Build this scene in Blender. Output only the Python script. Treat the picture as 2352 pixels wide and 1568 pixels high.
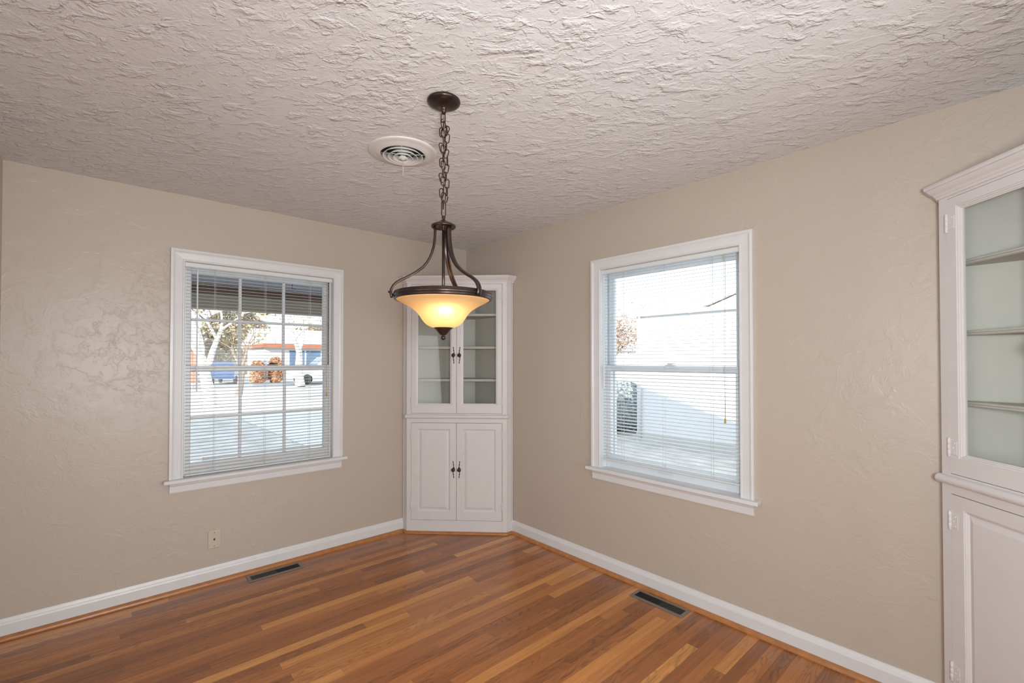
import bpy, bmesh, math, random
from mathutils import Vector, Matrix
random.seed(7)
PI = math.pi
S2 = math.sqrt(2)
for o in list(bpy.data.objects):
    bpy.data.objects.remove(o, do_unlink=True)
scene = bpy.context.scene
COL = scene.collection

# ------------------------------------------------------------------ camera
CH = 2.44                                       # ceiling height
cd = bpy.data.cameras.new('camera'); cam = bpy.data.objects.new('camera', cd); COL.objects.link(cam)
cd.sensor_width = 36.0; cd.lens = 16.225; cd.shift_y = 28.5 / 2352; cd.clip_start = 0.02; cd.clip_end = 400
yaw, pit = math.radians(48.128), math.radians(0.783)
Fv = Vector((math.cos(yaw) * math.cos(pit), math.sin(yaw) * math.cos(pit), math.sin(pit)))
cam.location = (-2.5524, -3.4862, 1.4153)
cam.rotation_euler = Fv.to_track_quat('-Z', 'Y').to_euler()
scene.camera = cam
scene.view_settings.view_transform = 'Standard'
scene.view_settings.look = 'None'
scene.view_settings.gamma = 1.0
scene.view_settings.use_curve_mapping = False
scene.view_settings.exposure = 0.06

# ------------------------------------------------------------------ sky, sun, large lights
w = bpy.data.worlds.new('World'); scene.world = w; w.use_nodes = True
bg = w.node_tree.nodes['Background']
bg.inputs[0].default_value = (0.76, 0.88, 1.0, 1); bg.inputs[1].default_value = 2.25

def lamp(name, kind, loc, energy, color, direction=None, **kw):
    d = bpy.data.lights.new(name, kind); d.energy = energy; d.color = color
    for k, v in kw.items(): setattr(d, k, v)
    o = bpy.data.objects.new(name, d); COL.objects.link(o); o.location = loc
    if direction is not None:
        o.rotation_euler = Vector(direction).to_track_quat('-Z', 'Y').to_euler()
    return o
SUN_EL = math.radians(20)
lamp('sun', 'SUN', (-20, -20, 15), 9.0, (1.0, 0.94, 0.85),
     (0.8 * math.cos(SUN_EL), 0.6 * math.cos(SUN_EL), -math.sin(SUN_EL)), angle=0.01)
# added fill lamps in the unseen adjoining rooms behind and left of the camera
lamp('adjoining_room_fill', 'AREA', (-1.6, -6.3, 1.2), 100, (0.92, 0.97, 1.0), (0.05, 1, 0.12),
     shape='RECTANGLE', size=2.6, size_y=1.5)
lamp('side_room_fill', 'AREA', (-6.6, -2.9, 1.2), 50, (0.92, 0.97, 1.0), (1, 0.05, 0.12),
     shape='RECTANGLE', size=2.6, size_y=1.6)
# photographer's flash behind the camera
lamp('bounced_flash', 'AREA', (-2.52, -3.76, 1.46), 38, (0.90, 0.97, 1.0), (0.62, 0.54, 0.08), shape='DISK', size=0.35)

# ------------------------------------------------------------------ materials
def mat(name):
    m = bpy.data.materials.new(name); m.use_nodes = True
    nt = m.node_tree; b = nt.nodes['Principled BSDF']
    return m, nt, b
def N(nt, t, **kw):
    n = nt.nodes.new(t)
    for k, v in kw.items():
        if k == 'inp':
            for a, c in v.items(): n.inputs[a].default_value = c
        else: setattr(n, k, v)
    return n
def lk(nt, a, b): nt.links.new(a, b)
def math_(nt, op, a, b=None):
    n = nt.nodes.new('ShaderNodeMath'); n.operation = op
    for i, v in enumerate((a, b)):
        if v is None: continue
        if hasattr(v, 'links'): nt.links.new(v, n.inputs[i])
        else: n.inputs[i].default_value = v
    return n.outputs[0]
def simple(name, col, rough=0.5, metal=0.0, noise=0.04, nscale=12.0, bump=0.0, bscale=200.0, spec=0.5):
    """plain procedural material: colour with a slight mottling and optional fine bump"""
    m, nt, b = mat(name)
    tc = N(nt, 'ShaderNodeTexCoord')
    nz = N(nt, 'ShaderNodeTexNoise', inp={'Scale': nscale, 'Detail': 3.0})
    lk(nt, tc.outputs['Object'], nz.inputs['Vector'])
    rp = N(nt, 'ShaderNodeValToRGB')
    c = Vector(col)
    rp.color_ramp.elements[0].position = 0.3; rp.color_ramp.elements[1].position = 0.7
    rp.color_ramp.elements[0].color = (*[max(0, x * (1 - noise)) for x in c], 1)
    rp.color_ramp.elements[1].color = (*[min(1, x * (1 + noise)) for x in c], 1)
    lk(nt, nz.outputs['Fac'], rp.inputs['Fac']); lk(nt, rp.outputs['Color'], b.inputs['Base Color'])
    b.inputs['Roughness'].default_value = rough; b.inputs['Metallic'].default_value = metal
    b.inputs['Specular IOR Level'].default_value = spec
    if bump:
        n2 = N(nt, 'ShaderNodeTexNoise', inp={'Scale': bscale, 'Detail': 2.0})
        lk(nt, tc.outputs['Object'], n2.inputs['Vector'])
        bp = N(nt, 'ShaderNodeBump', inp={'Strength': 0.5, 'Distance': bump})
        lk(nt, n2.outputs['Fac'], bp.inputs['Height']); lk(nt, bp.outputs['Normal'], b.inputs['Normal'])
    return m

def plaster(name, col, rough, big, fine, dist, kind):
    m, nt, b = mat(name)
    b.inputs['Base Color'].default_value = (*col, 1); b.inputs['Roughness'].default_value = rough
    tc = N(nt, 'ShaderNodeTexCoord')
    mp = N(nt, 'ShaderNodeMapping')
    lk(nt, tc.outputs['Object'], mp.inputs['Vector'])
    if kind == 'ceiling': mp.inputs['Rotation'].default_value = (0, 0, math.radians(-42))
    # warp
    wn = N(nt, 'ShaderNodeTexNoise', inp={'Scale': 7.0, 'Detail': 4.0, 'Roughness': 0.6})
    lk(nt, mp.outputs[0], wn.inputs['Vector'])
    ws = N(nt, 'ShaderNodeVectorMath', operation='SCALE'); lk(nt, wn.outputs['Color'], ws.inputs[0]); ws.inputs['Scale'].default_value = 0.075 if kind == 'ceiling' else 0.12
    wa = N(nt, 'ShaderNodeVectorMath', operation='ADD'); lk(nt, mp.outputs[0], wa.inputs[0]); lk(nt, ws.outputs[0], wa.inputs[1])
    if kind == 'ceiling':
        # several overlapping torn layers of plaster: thresholded noises with sharp lips
        hs = None
        for k, (sc, rep_, amp) in enumerate(((3.2, 3.6, 0.55), (6.5, 2.6, 0.50), (14.0, 2.0, 0.35))):
            m2 = N(nt, 'ShaderNodeMapping'); m2.inputs['Location'].default_value = (k * 3.7, k * 1.9, k * 5.1)
            m2.inputs['Scale'].default_value = (1.25, 0.80, 1)
            lk(nt, wa.outputs[0], m2.inputs['Vector'])
            n = N(nt, 'ShaderNodeTexNoise', inp={'Scale': sc, 'Detail': 5.0, 'Roughness': 0.50, 'Distortion': 0.15})
            lk(nt, m2.outputs[0], n.inputs['Vector'])
            f = math_(nt, 'FRACT', math_(nt, 'MULTIPLY', n.outputs['Fac'], rep_ * 2.2))
            up_ = math_(nt, 'POWER', f, 1.6)                                  # slow rise ...
            dn = N(nt, 'ShaderNodeMapRange', interpolation_type='SMOOTHSTEP', inp={'From Min': 0.87, 'From Max': 1.0, 'To Min': 1.0, 'To Max': 0.0})
            lk(nt, f, dn.inputs['Value'])                                     # ... then a torn lip
            pk = N(nt, 'ShaderNodeTexNoise', inp={'Scale': 1.7 + k, 'Detail': 3.0}); lk(nt, m2.outputs[0], pk.inputs['Vector'])
            pm = N(nt, 'ShaderNodeMapRange', interpolation_type='SMOOTHSTEP', inp={'From Min': 0.41, 'From Max': 0.60, 'To Min': 0.04, 'To Max': amp})
            lk(nt, pk.outputs['Fac'], pm.inputs['Value'])
            h1 = math_(nt, 'MULTIPLY', math_(nt, 'MULTIPLY', up_, dn.outputs[0]), pm.outputs[0])
            hs = h1 if hs is None else math_(nt, 'ADD', hs, h1)
        # raised flakes
        for k, (sc, t0, t1, amp) in enumerate(((11.0, 0.55, 0.67, 0.9), (21.0, 0.56, 0.68, 0.70))):
            m3 = N(nt, 'ShaderNodeMapping'); m3.inputs['Location'].default_value = (9.1 + k * 4.7, 2.3 + k, 1.1 * k)
            m3.inputs['Scale'].default_value = (1.35, 0.70, 1); lk(nt, wa.outputs[0], m3.inputs['Vector'])
            n = N(nt, 'ShaderNodeTexNoise', inp={'Scale': sc, 'Detail': 4.0, 'Roughness': 0.55, 'Distortion': 0.3}); lk(nt, m3.outputs[0], n.inputs['Vector'])
            r = N(nt, 'ShaderNodeMapRange', inp={'From Min': t0, 'From Max': t1, 'To Min': 0.0, 'To Max': amp}); lk(nt, n.outputs['Fac'], r.inputs['Value'])
            hs = math_(nt, 'ADD', hs, r.outputs[0])
        # patches of flat and rough
        pn = N(nt, 'ShaderNodeTexNoise', inp={'Scale': 2.3, 'Detail': 2.0}); lk(nt, mp.outputs[0], pn.inputs['Vector'])
        pr = N(nt, 'ShaderNodeMapRange', inp={'From Min': 0.38, 'From Max': 0.62, 'To Min': 0.6, 'To Max': 1.0}); lk(nt, pn.outputs['Fac'], pr.inputs['Value'])
        hs = math_(nt, 'MULTIPLY', hs, pr.outputs[0])
        fn = N(nt, 'ShaderNodeTexNoise', inp={'Scale': 85.0, 'Detail': 3.0, 'Roughness': 0.6}); lk(nt, wa.outputs[0], fn.inputs['Vector'])
        hs = math_(nt, 'ADD', hs, math_(nt, 'MULTIPLY', fn.outputs['Fac'], fine))
    else:
        n = N(nt, 'ShaderNodeTexNoise', inp={'Scale': big, 'Detail': 6.0, 'Roughness': 0.6, 'Distortion': 0.8}); lk(nt, wa.outputs[0], n.inputs['Vector'])
        r = N(nt, 'ShaderNodeMapRange', interpolation_type='SMOOTHSTEP', inp={'From Min': 0.46, 'From Max': 0.60, 'To Min': 0.0, 'To Max': 1.3}); lk(nt, n.outputs['Fac'], r.inputs['Value'])
        n2 = N(nt, 'ShaderNodeTexNoise', inp={'Scale': big * 3.1, 'Detail': 5.0, 'Roughness': 0.65, 'Distortion': 1.0}); lk(nt, wa.outputs[0], n2.inputs['Vector'])
        r2 = N(nt, 'ShaderNodeMapRange', interpolation_type='SMOOTHSTEP', inp={'From Min': 0.52, 'From Max': 0.63, 'To Min': 0.0, 'To Max': 0.7}); lk(nt, n2.outputs['Fac'], r2.inputs['Value'])
        pn = N(nt, 'ShaderNodeTexNoise', inp={'Scale': 1.6, 'Detail': 2.0}); lk(nt, tc.outputs['Object'], pn.inputs['Vector'])
        pr = N(nt, 'ShaderNodeMapRange', inp={'From Min': 0.4, 'From Max': 0.65, 'To Min': 0.3, 'To Max': 0.9}); lk(nt, pn.outputs['Fac'], pr.inputs['Value'])
        hs = math_(nt, 'MULTIPLY', math_(nt, 'ADD', r.outputs[0], r2.outputs[0]), pr.outputs[0])
        n4 = N(nt, 'ShaderNodeTexNoise', inp={'Scale': 9.0, 'Detail': 2.0}); lk(nt, tc.outputs['Object'], n4.inputs['Vector'])
        hs = math_(nt, 'ADD', hs, math_(nt, 'MULTIPLY', n4.outputs['Fac'], 1.2))
        fn = N(nt, 'ShaderNodeTexNoise', inp={'Scale': 120.0, 'Detail': 2.0}); lk(nt, tc.outputs['Object'], fn.inputs['Vector'])
        hs = math_(nt, 'ADD', hs, math_(nt, 'MULTIPLY', fn.outputs['Fac'], fine))
    bp = N(nt, 'ShaderNodeBump', inp={'Strength': 1.0, 'Distance': dist}); lk(nt, hs, bp.inputs['Height'])
    lk(nt, bp.outputs['Normal'], b.inputs['Normal'])
    return m

M_wall = plaster('beige_plaster', (0.52, 0.440, 0.366), 0.36, 6.0, 0.14, 0.0009, 'wall')
M_ceil = plaster('white_textured_plaster', (0.74, 0.735, 0.74), 0.50, 6.0, 0.30, 0.0054, 'ceiling')
M_white = simple('white_gloss_paint', (0.72, 0.71, 0.71), 0.32, noise=0.02, bump=0.0003, bscale=60)
M_cab = simple('white_cabinet_paint', (0.70, 0.665, 0.655), 0.38, noise=0.02, bump=0.0003, bscale=50)
M_cabin = simple('pale_cabinet_interior', (0.60, 0.568, 0.51), 0.6, noise=0.03, nscale=5)
M_vinyl = simple('white_vinyl', (0.74, 0.78, 0.82), 0.3, noise=0.01)
M_blind = simple('white_blind', (0.74, 0.75, 0.74), 0.42, noise=0.01)
M_cord = simple('ivory_cord', (0.62, 0.55, 0.42), 0.7)
M_tassel = simple('amber_tassel', (0.6, 0.33, 0.08), 0.5)
M_bronze = simple('oiled_bronze', (0.060, 0.042, 0.036), 0.30, metal=0.75, noise=0.25, nscale=30)
M_hw = simple('dark_antique_iron', (0.05, 0.037, 0.030), 0.42, metal=0.7, noise=0.2, nscale=60)
M_reg = simple('brown_register_metal', (0.22, 0.19, 0.16), 0.42, metal=0.3, noise=0.05)
M_dark = simple('duct_dark', (0.012, 0.011, 0.010), 0.8)
M_louver = simple('dark_louver', (0.07, 0.058, 0.048), 0.5, metal=0.3)
M_ventw = simple('vent_white', (0.70, 0.67, 0.64), 0.4, noise=0.02)
M_plate = simple('ivory_plate', (0.56, 0.50, 0.38), 0.35, noise=0.01)
M_trimwood = simple('honey_oak_shoe', (0.44, 0.185, 0.065), 0.3, noise=0.15, nscale=25)

def glass(name, tint=(1, 1, 1), refl=0.10):
    m, nt, b = mat(name); nt.nodes.remove(b)
    out = nt.nodes['Material Output']
    t = N(nt, 'ShaderNodeBsdfTransparent'); t.inputs[0].default_value = (*tint, 1)
    g = N(nt, 'ShaderNodeBsdfGlossy'); g.inputs['Roughness'].default_value = 0.02
    fr = N(nt, 'ShaderNodeFresnel'); fr.inputs[0].default_value = 1.45
    geo = N(nt, 'ShaderNodeNewGeometry')
    f2 = math_(nt, 'MULTIPLY', fr.outputs[0], math_(nt, 'SUBTRACT', 1.0, geo.outputs['Backfacing']))
    mx = N(nt, 'ShaderNodeMixShader'); lk(nt, f2, mx.inputs[0]); lk(nt, t.outputs[0], mx.inputs[1]); lk(nt, g.outputs[0], mx.inputs[2])
    lk(nt, mx.outputs[0], out.inputs[0])
    return m
M_glass = glass('clear_glass', (0.97, 0.98, 0.98))

def floor_mat():
    m, nt, b = mat('oak_strip_floor')
    tc = N(nt, 'ShaderNodeTexCoord'); sp = N(nt, 'ShaderNodeSeparateXYZ'); lk(nt, tc.outputs['Object'], sp.inputs[0])
    W = 0.057
    ry = math_(nt, 'DIVIDE', sp.outputs['Y'], W); row = math_(nt, 'FLOOR', ry); fy = math_(nt, 'SUBTRACT', ry, row)
    wn = N(nt, 'ShaderNodeTexWhiteNoise', noise_dimensions='1D'); lk(nt, row, wn.inputs['W'])
    wn2 = N(nt, 'ShaderNodeTexWhiteNoise', noise_dimensions='1D'); lk(nt, math_(nt, 'ADD', row, 51.3), wn2.inputs['W'])
    Ln = math_(nt, 'ADD', math_(nt, 'MULTIPLY', wn2.outputs['Value'], 1.0), 0.6)
    rx = math_(nt, 'ADD', math_(nt, 'DIVIDE', sp.outputs['X'], Ln), math_(nt, 'MULTIPLY', wn.outputs['Value'], 17.0))
    colm = math_(nt, 'FLOOR', rx); fx = math_(nt, 'SUBTRACT', rx, colm)
    cb = N(nt, 'ShaderNodeCombineXYZ'); lk(nt, row, cb.inputs[0]); lk(nt, colm, cb.inputs[1])
    pr = N(nt, 'ShaderNodeTexWhiteNoise', noise_dimensions='3D'); lk(nt, cb.outputs[0], pr.inputs['Vector'])
    pr2 = N(nt, 'ShaderNodeTexWhiteNoise', noise_dimensions='3D')
    ad = N(nt, 'ShaderNodeVectorMath', operation='ADD'); lk(nt, cb.outputs[0], ad.inputs[0]); ad.inputs[1].default_value = (13.1, 7.7, 3.3)
    lk(nt, ad.outputs[0], pr2.inputs['Vector'])
    ramp = N(nt, 'ShaderNodeValToRGB'); e = ramp.color_ramp.elements
    ramp.color_ramp.interpolation = 'LINEAR'
    e[0].position = 0.0; e[0].color = (0.290, 0.100, 0.029, 1)
    e[1].position = 1.0; e[1].color = (0.70, 0.315, 0.088, 1)
    for p, c in ((0.25, (0.372, 0.128, 0.035)), (0.5, (0.44, 0.156, 0.042)), (0.74, (0.52, 0.194, 0.052)), (0.88, (0.65, 0.272, 0.073))):
        x = ramp.color_ramp.elements.new(p); x.color = (*c, 1)
    lk(nt, pr.outputs['Value'], ramp.inputs['Fac'])
    # grain: coordinates stretched along the board, shifted per board
    off = N(nt, 'ShaderNodeVectorMath', operation='SCALE'); lk(nt, pr2.outputs['Color'], off.inputs[0]); off.inputs['Scale'].default_value = 9.0
    gv = N(nt, 'ShaderNodeVectorMath', operation='ADD'); lk(nt, tc.outputs['Object'], gv.inputs[0]); lk(nt, off.outputs[0], gv.inputs[1])
    gm = N(nt, 'ShaderNodeMapping'); gm.inputs['Scale'].default_value = (1.3, 24.0, 1.0); lk(nt, gv.outputs[0], gm.inputs[0])
    g1 = N(nt, 'ShaderNodeTexNoise', inp={'Scale': 2.2, 'Detail': 6.0, 'Roughness': 0.65, 'Distortion': 0.6}); lk(nt, gm.outputs[0], g1.inputs['Vector'])
    gm2 = N(nt, 'ShaderNodeMapping'); gm2.inputs['Scale'].default_value = (1.6, 15.0, 1.0); lk(nt, gv.outputs[0], gm2.inputs[0])
    wv = N(nt, 'ShaderNodeTexNoise', inp={'Scale': 1.3, 'Detail': 1.0, 'Distortion': 0.6}); lk(nt, gm2.outputs[0], wv.inputs['Vector'])
    rings = math_(nt, 'SINE', math_(nt, 'MULTIPLY', wv.outputs['Fac'], 75.0))
    rings = math_(nt, 'MULTIPLY', math_(nt, 'ADD', rings, 1.0), 0.5)
    rings = math_(nt, 'POWER', rings, 3.0)
    sel = math_(nt, 'GREATER_THAN', pr2.outputs['Value'], 0.45)
    rg = math_(nt, 'MULTIPLY', math_(nt, 'MULTIPLY', rings, sel), 0.30)
    gr = N(nt, 'ShaderNodeMapRange', inp={'From Min': 0.35, 'From Max': 0.72, 'To Min': 0.10, 'To Max': -0.26}); lk(nt, g1.outputs['Fac'], gr.inputs['Value'])
    fac = math_(nt, 'SUBTRACT', math_(nt, 'ADD', gr.outputs[0], 1.0), rg)
    # fine pores
    gm3 = N(nt, 'ShaderNodeMapping'); gm3.inputs['Scale'].default_value = (6.0, 320.0, 1.0); lk(nt, gv.outputs[0], gm3.inputs[0])
    g3 = N(nt, 'ShaderNodeTexNoise', inp={'Scale': 1.5, 'Detail': 2.0}); lk(nt, gm3.outputs[0], g3.inputs['Vector'])
    p3 = N(nt, 'ShaderNodeMapRange', inp={'From Min': 0.45, 'From Max': 0.8, 'To Min': 1.02, 'To Max': 0.8}); lk(nt, g3.outputs['Fac'], p3.inputs['Value'])
    fac = math_(nt, 'MULTIPLY', fac, p3.outputs[0])
    # seams
    ey = math_(nt, 'MINIMUM', fy, math_(nt, 'SUBTRACT', 1.0, fy))
    ex = math_(nt, 'MULTIPLY', math_(nt, 'MINIMUM', fx, math_(nt, 'SUBTRACT', 1.0, fx)), math_(nt, 'DIVIDE', Ln, W))
    em = math_(nt, 'MINIMUM', ey, ex)
    sm = N(nt, 'ShaderNodeMapRange', inp={'From Min': 0.0, 'From Max': 0.016, 'To Min': 0.62, 'To Max': 1.0}); lk(nt, em, sm.inputs['Value'])
    fac = math_(nt, 'MULTIPLY', fac, sm.outputs[0])
    mul = N(nt, 'ShaderNodeVectorMath', operation='SCALE'); lk(nt, ramp.outputs['Color'], mul.inputs[0]); lk(nt, fac, mul.inputs['Scale'])
    lk(nt, mul.outputs[0], b.inputs['Base Color'])
    b.inputs['Roughness'].default_value = 0.30
    b.inputs['Coat Weight'].default_value = 0.25; b.inputs['Coat Roughness'].default_value = 0.2
    bp = N(nt, 'ShaderNodeBump', inp={'Strength': 0.35, 'Distance': 0.0006}); lk(nt, sm.outputs[0], bp.inputs['Height']); lk(nt, bp.outputs['Normal'], b.inputs['Normal'])
    return m
M_floor = floor_mat()

# ------------------------------------------------------------------ mesh builder
class MB:
    def __init__(s): s.v = []; s.f = []; s.sm = []
    def add(s, vs, fs, smooth=False):
        b = len(s.v); s.v += [tuple(v) for v in vs]
        for f in fs: s.f.append(tuple(b + i for i in f)); s.sm.append(smooth)
        return s
    def box(s, x0, x1, y0, y1, z0, z1, c=0.0):
        x0, x1 = min(x0, x1), max(x0, x1); y0, y1 = min(y0, y1), max(y0, y1); z0, z1 = min(z0, z1), max(z0, z1)
        if c <= 0:
            vs = [(x, y, z) for z in (z0, z1) for y in (y0, y1) for x in (x0, x1)]
            return s.add(vs, [(0, 2, 3, 1), (4, 5, 7, 6), (0, 1, 5, 4), (2, 6, 7, 3), (0, 4, 6, 2), (1, 3, 7, 5)])
        vs = []; idx = {}
        for ix, x in enumerate((x0, x1)):
            for iy, y in enumerate((y0, y1)):
                for iz, z in enumerate((z0, z1)):
                    sx, sy, sz = (1 if ix == 0 else -1), (1 if iy == 0 else -1), (1 if iz == 0 else -1)
                    for a, p in (('x', (x, y + sy * c, z + sz * c)), ('y', (x + sx * c, y, z + sz * c)), ('z', (x + sx * c, y + sy * c, z))):
                        idx[(ix, iy, iz, a)] = len(vs); vs.append(p)
        I = lambda ix, iy, iz, a: idx[(ix, iy, iz, a)]
        fs = []
        for k in (0, 1):
            q = [(0, 0), (1, 0), (1, 1), (0, 1)]
            fs.append([I(k, a, b, 'x') for a, b in q]); fs.append([I(a, k, b, 'y') for a, b in q]); fs.append([I(a, b, k, 'z') for a, b in q])
        for a in (0, 1):
            for b in (0, 1):
                fs.append([I(0, a, b, 'y'), I(1, a, b, 'y'), I(1, a, b, 'z'), I(0, a, b, 'z')])
                fs.append([I(a, 0, b, 'x'), I(a, 1, b, 'x'), I(a, 1, b, 'z'), I(a, 0, b, 'z')])
                fs.append([I(a, b, 0, 'x'), I(a, b, 1, 'x'), I(a, b, 1, 'y'), I(a, b, 0, 'y')])
                for d in (0, 1): fs.append([I(a, b, d, 'x'), I(a, b, d, 'y'), I(a, b, d, 'z')])
        uniq = []
        seen = set()
        for f in fs:
            k = tuple(sorted(f))
            if k not in seen: seen.add(k); uniq.append(f)
        return s.add(vs, uniq)
    def prism(s, pts, z0, z1):
        n = len(pts)
        vs = [(x, y, z0) for x, y in pts] + [(x, y, z1) for x, y in pts]
        fs = [tuple(range(n))[::-1], tuple(range(n, 2 * n))] + [(i, (i + 1) % n, n + (i + 1) % n, n + i) for i in range(n)]
        return s.add(vs, fs)
    def lathe(s, prof, c=(0, 0), seg=48, smooth=True, zc=0.0):
        vs = []; fs = []
        for r, z in prof:
            for k in range(seg):
                a = 2 * PI * k / seg; vs.append((c[0] + r * math.cos(a), c[1] + r * math.sin(a), z + zc))
        for i in range(len(prof) - 1):
            for k in range(seg):
                k2 = (k + 1) % seg; fs.append((i * seg + k, i * seg + k2, (i + 1) * seg + k2, (i + 1) * seg + k))
        return s.add(vs, fs, smooth)
    def tube(s, pts, r, seg=8, closed=False, smooth=True, caps=True):
        pts = [Vector(p) for p in pts]; n = len(pts); vs = []; fs = []
        rr = r if isinstance(r, (list, tuple)) else [r] * n
        up = None
        for i, p in enumerate(pts):
            if closed: t = pts[(i + 1) % n] - pts[i - 1]
            else: t = pts[min(i + 1, n - 1)] - pts[max(i - 1, 0)]
            t.normalize()
            if up is None:
                up = t.orthogonal().normalized()
            else:
                up = (up - t * up.dot(t))
                up = up.normalized() if up.length > 1e-6 else t.orthogonal().normalized()
            b = t.cross(up)
            for k in range(seg):
                a = 2 * PI * k / seg; vs.append(p + (up * math.cos(a) + b * math.sin(a)) * rr[i])
        m = n if closed else n - 1
        for i in range(m):
            j = (i + 1) % n
            for k in range(seg):
                k2 = (k + 1) % seg; fs.append((i * seg + k, i * seg + k2, j * seg + k2, j * seg + k))
        s.add(vs, fs, smooth)
        if not closed and caps:
            b0 = len(s.v) - len(vs)
            s.f.append(tuple(b0 + k for k in range(seg))[::-1]); s.sm.append(False)
            s.f.append(tuple(b0 + (n - 1) * seg + k for k in range(seg))); s.sm.append(False)
        return s
    def sphere(s, c, r, seg=16, rings=10, sz=1.0):
        pr = [(max(1e-5, r * math.sin(PI * i / rings)), -r * math.cos(PI * i / rings) * sz) for i in range(rings + 1)]
        return s.lathe(pr, (c[0], c[1]), seg, True, c[2])
    def rectloft(s, X0, X1, Z0, Z1, prof, fill=False, close=False, u=False, zb=None):
        """mitred rectangular frame in the XZ plane; prof = [(inset, y)...]; u=True leaves the bottom open"""
        vs = []; fs = []; n = len(prof)
        for i, y in prof:
            if u: vs += [(X0 + i, y, zb), (X0 + i, y, Z1 - i), (X1 - i, y, Z1 - i), (X1 - i, y, zb)]
            else: vs += [(X0 + i, y, Z0 + i), (X0 + i, y, Z1 - i), (X1 - i, y, Z1 - i), (X1 - i, y, Z0 + i)]
        m = n if close else n - 1
        for a in range(m):
            b = (a + 1) % n
            for k in range(3 if u else 4):
                k2 = (k + 1) % 4; fs.append((a * 4 + k, a * 4 + k2, b * 4 + k2, b * 4 + k))
        if fill: fs.append(tuple((n - 1) * 4 + k for k in range(4)))
        if u and close:
            fs.append(tuple(a * 4 for a in range(n))); fs.append(tuple(a * 4 + 3 for a in range(n))[::-1])
        return s.add(vs, fs)
    def sweep(s, path, prof, closed_prof=True, smooth=False):
        """sweep 2-D profile (out, z) along XY polyline; out = to the right-hand side of the path, mitred"""
        P = [Vector((p[0], p[1])) for p in path]; n = len(P); vs = []; fs = []; k = len(prof)
        for i in range(n):
            ds = []
            if i > 0: ds.append((P[i] - P[i - 1]).normalized())
            if i < n - 1: ds.append((P[i + 1] - P[i]).normalized())
            ns = [Vector((d.y, -d.x)) for d in ds]
            if len(ns) == 2:
                b = (ns[0] + ns[1]).normalized(); b = b / max(0.2, b.dot(ns[0]))
            else: b = ns[0]
            for o, z in prof: q = P[i] + b * o; vs.append((q.x, q.y, z))
        m = k if closed_prof else k - 1
        for i in range(n - 1):
            for a in range(m):
                b = (a + 1) % k; fs.append((i * k + a, i * k + b, (i + 1) * k + b, (i + 1) * k + a))
        if closed_prof: fs.append(tuple(range(k))[::-1]); fs.append(tuple((n - 1) * k + a for a in range(k)))
        return s.add(vs, fs, smooth)
    def xf(s, M):
        s.v = [tuple(M @ Vector(v)) for v in s.v]; return s
    def build(s, name, m, parent=None, loc=(0, 0, 0), rotz=0.0, label=None, auto=False):
        me = bpy.data.meshes.new(name)
        me.from_pydata(s.v, [], s.f)
        bm = bmesh.new(); bm.from_mesh(me); bmesh.ops.recalc_face_normals(bm, faces=bm.faces)
        bm.to_mesh(me); bm.free()
        me.polygons.foreach_set('use_smooth', s.sm)
        me.materials.append(m); me.update()
        o = bpy.data.objects.new(name, me); COL.objects.link(o)
        o.location = loc; o.rotation_euler = (0, 0, rotz)
        if parent is not None: o.parent = parent
        if label: o['label'] = label
        return o

def thing(name, label, cat, loc=(0, 0, 0), rotz=0.0, group=None, kind=None):
    o = bpy.data.objects.new(name, None); COL.objects.link(o); o.empty_display_size = 0.1
    o.location = loc; o.rotation_euler = (0, 0, rotz)
    if label: o['label'] = label
    if cat: o['category'] = cat
    if group: o['group'] = group
    if kind: o['kind'] = kind
    return o
def tag(o, label=None, cat=None, group=None, kind=None):
    if label: o['label'] = label
    if cat: o['category'] = cat
    if group: o['group'] = group
    if kind: o['kind'] = kind
    return o

# ------------------------------------------------------------------ the room shell
XW, YS = -2.925, -3.915                          # west wall, south wall
T = 0.15
WIN_Z0, WIN_Z1, WH = 0.69, 2.028, 0.4575         # opening
CX_L, CY_R = -1.699, -2.007                      # window centres
OP = 0.472
tag(MB().box(-7.4, 0.3, -6.6, 0.3, -0.12, 0).build('floor', M_floor), 'honey oak strip floor of narrow glossy boards', 'floor', kind='structure')
tag(MB().box(-7.4, 0.3, -6.6, 0.3, CH, CH + 0.05).build('ceiling', M_ceil), 'white ceiling with rough torn skip-trowel plaster', 'ceiling', kind='structure')
m = MB()
m.box(XW - T, CX_L - OP, 0, T, 0, CH).box(CX_L + OP, T, 0, T, 0, CH)
m.box(CX_L - OP, CX_L + OP, 0, T, 0, 0.66).box(CX_L - OP, CX_L + OP, 0, T, 2.045, CH)
tag(m.build('wall_left', M_wall), 'beige plaster wall holding the window with divided panes', 'wall', kind='structure')
m = MB()
m.box(0, T, CY_R + OP, 0, 0, CH).box(0, T, YS - T, CY_R - OP, 0, CH)
m.box(0, T, CY_R - OP, CY_R + OP, 0, 0.66).box(0, T, CY_R - OP, CY_R + OP, 2.045, CH)
tag(m.build('wall_right', M_wall), 'beige plaster wall holding the window without muntins', 'wall', kind='structure')
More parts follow.
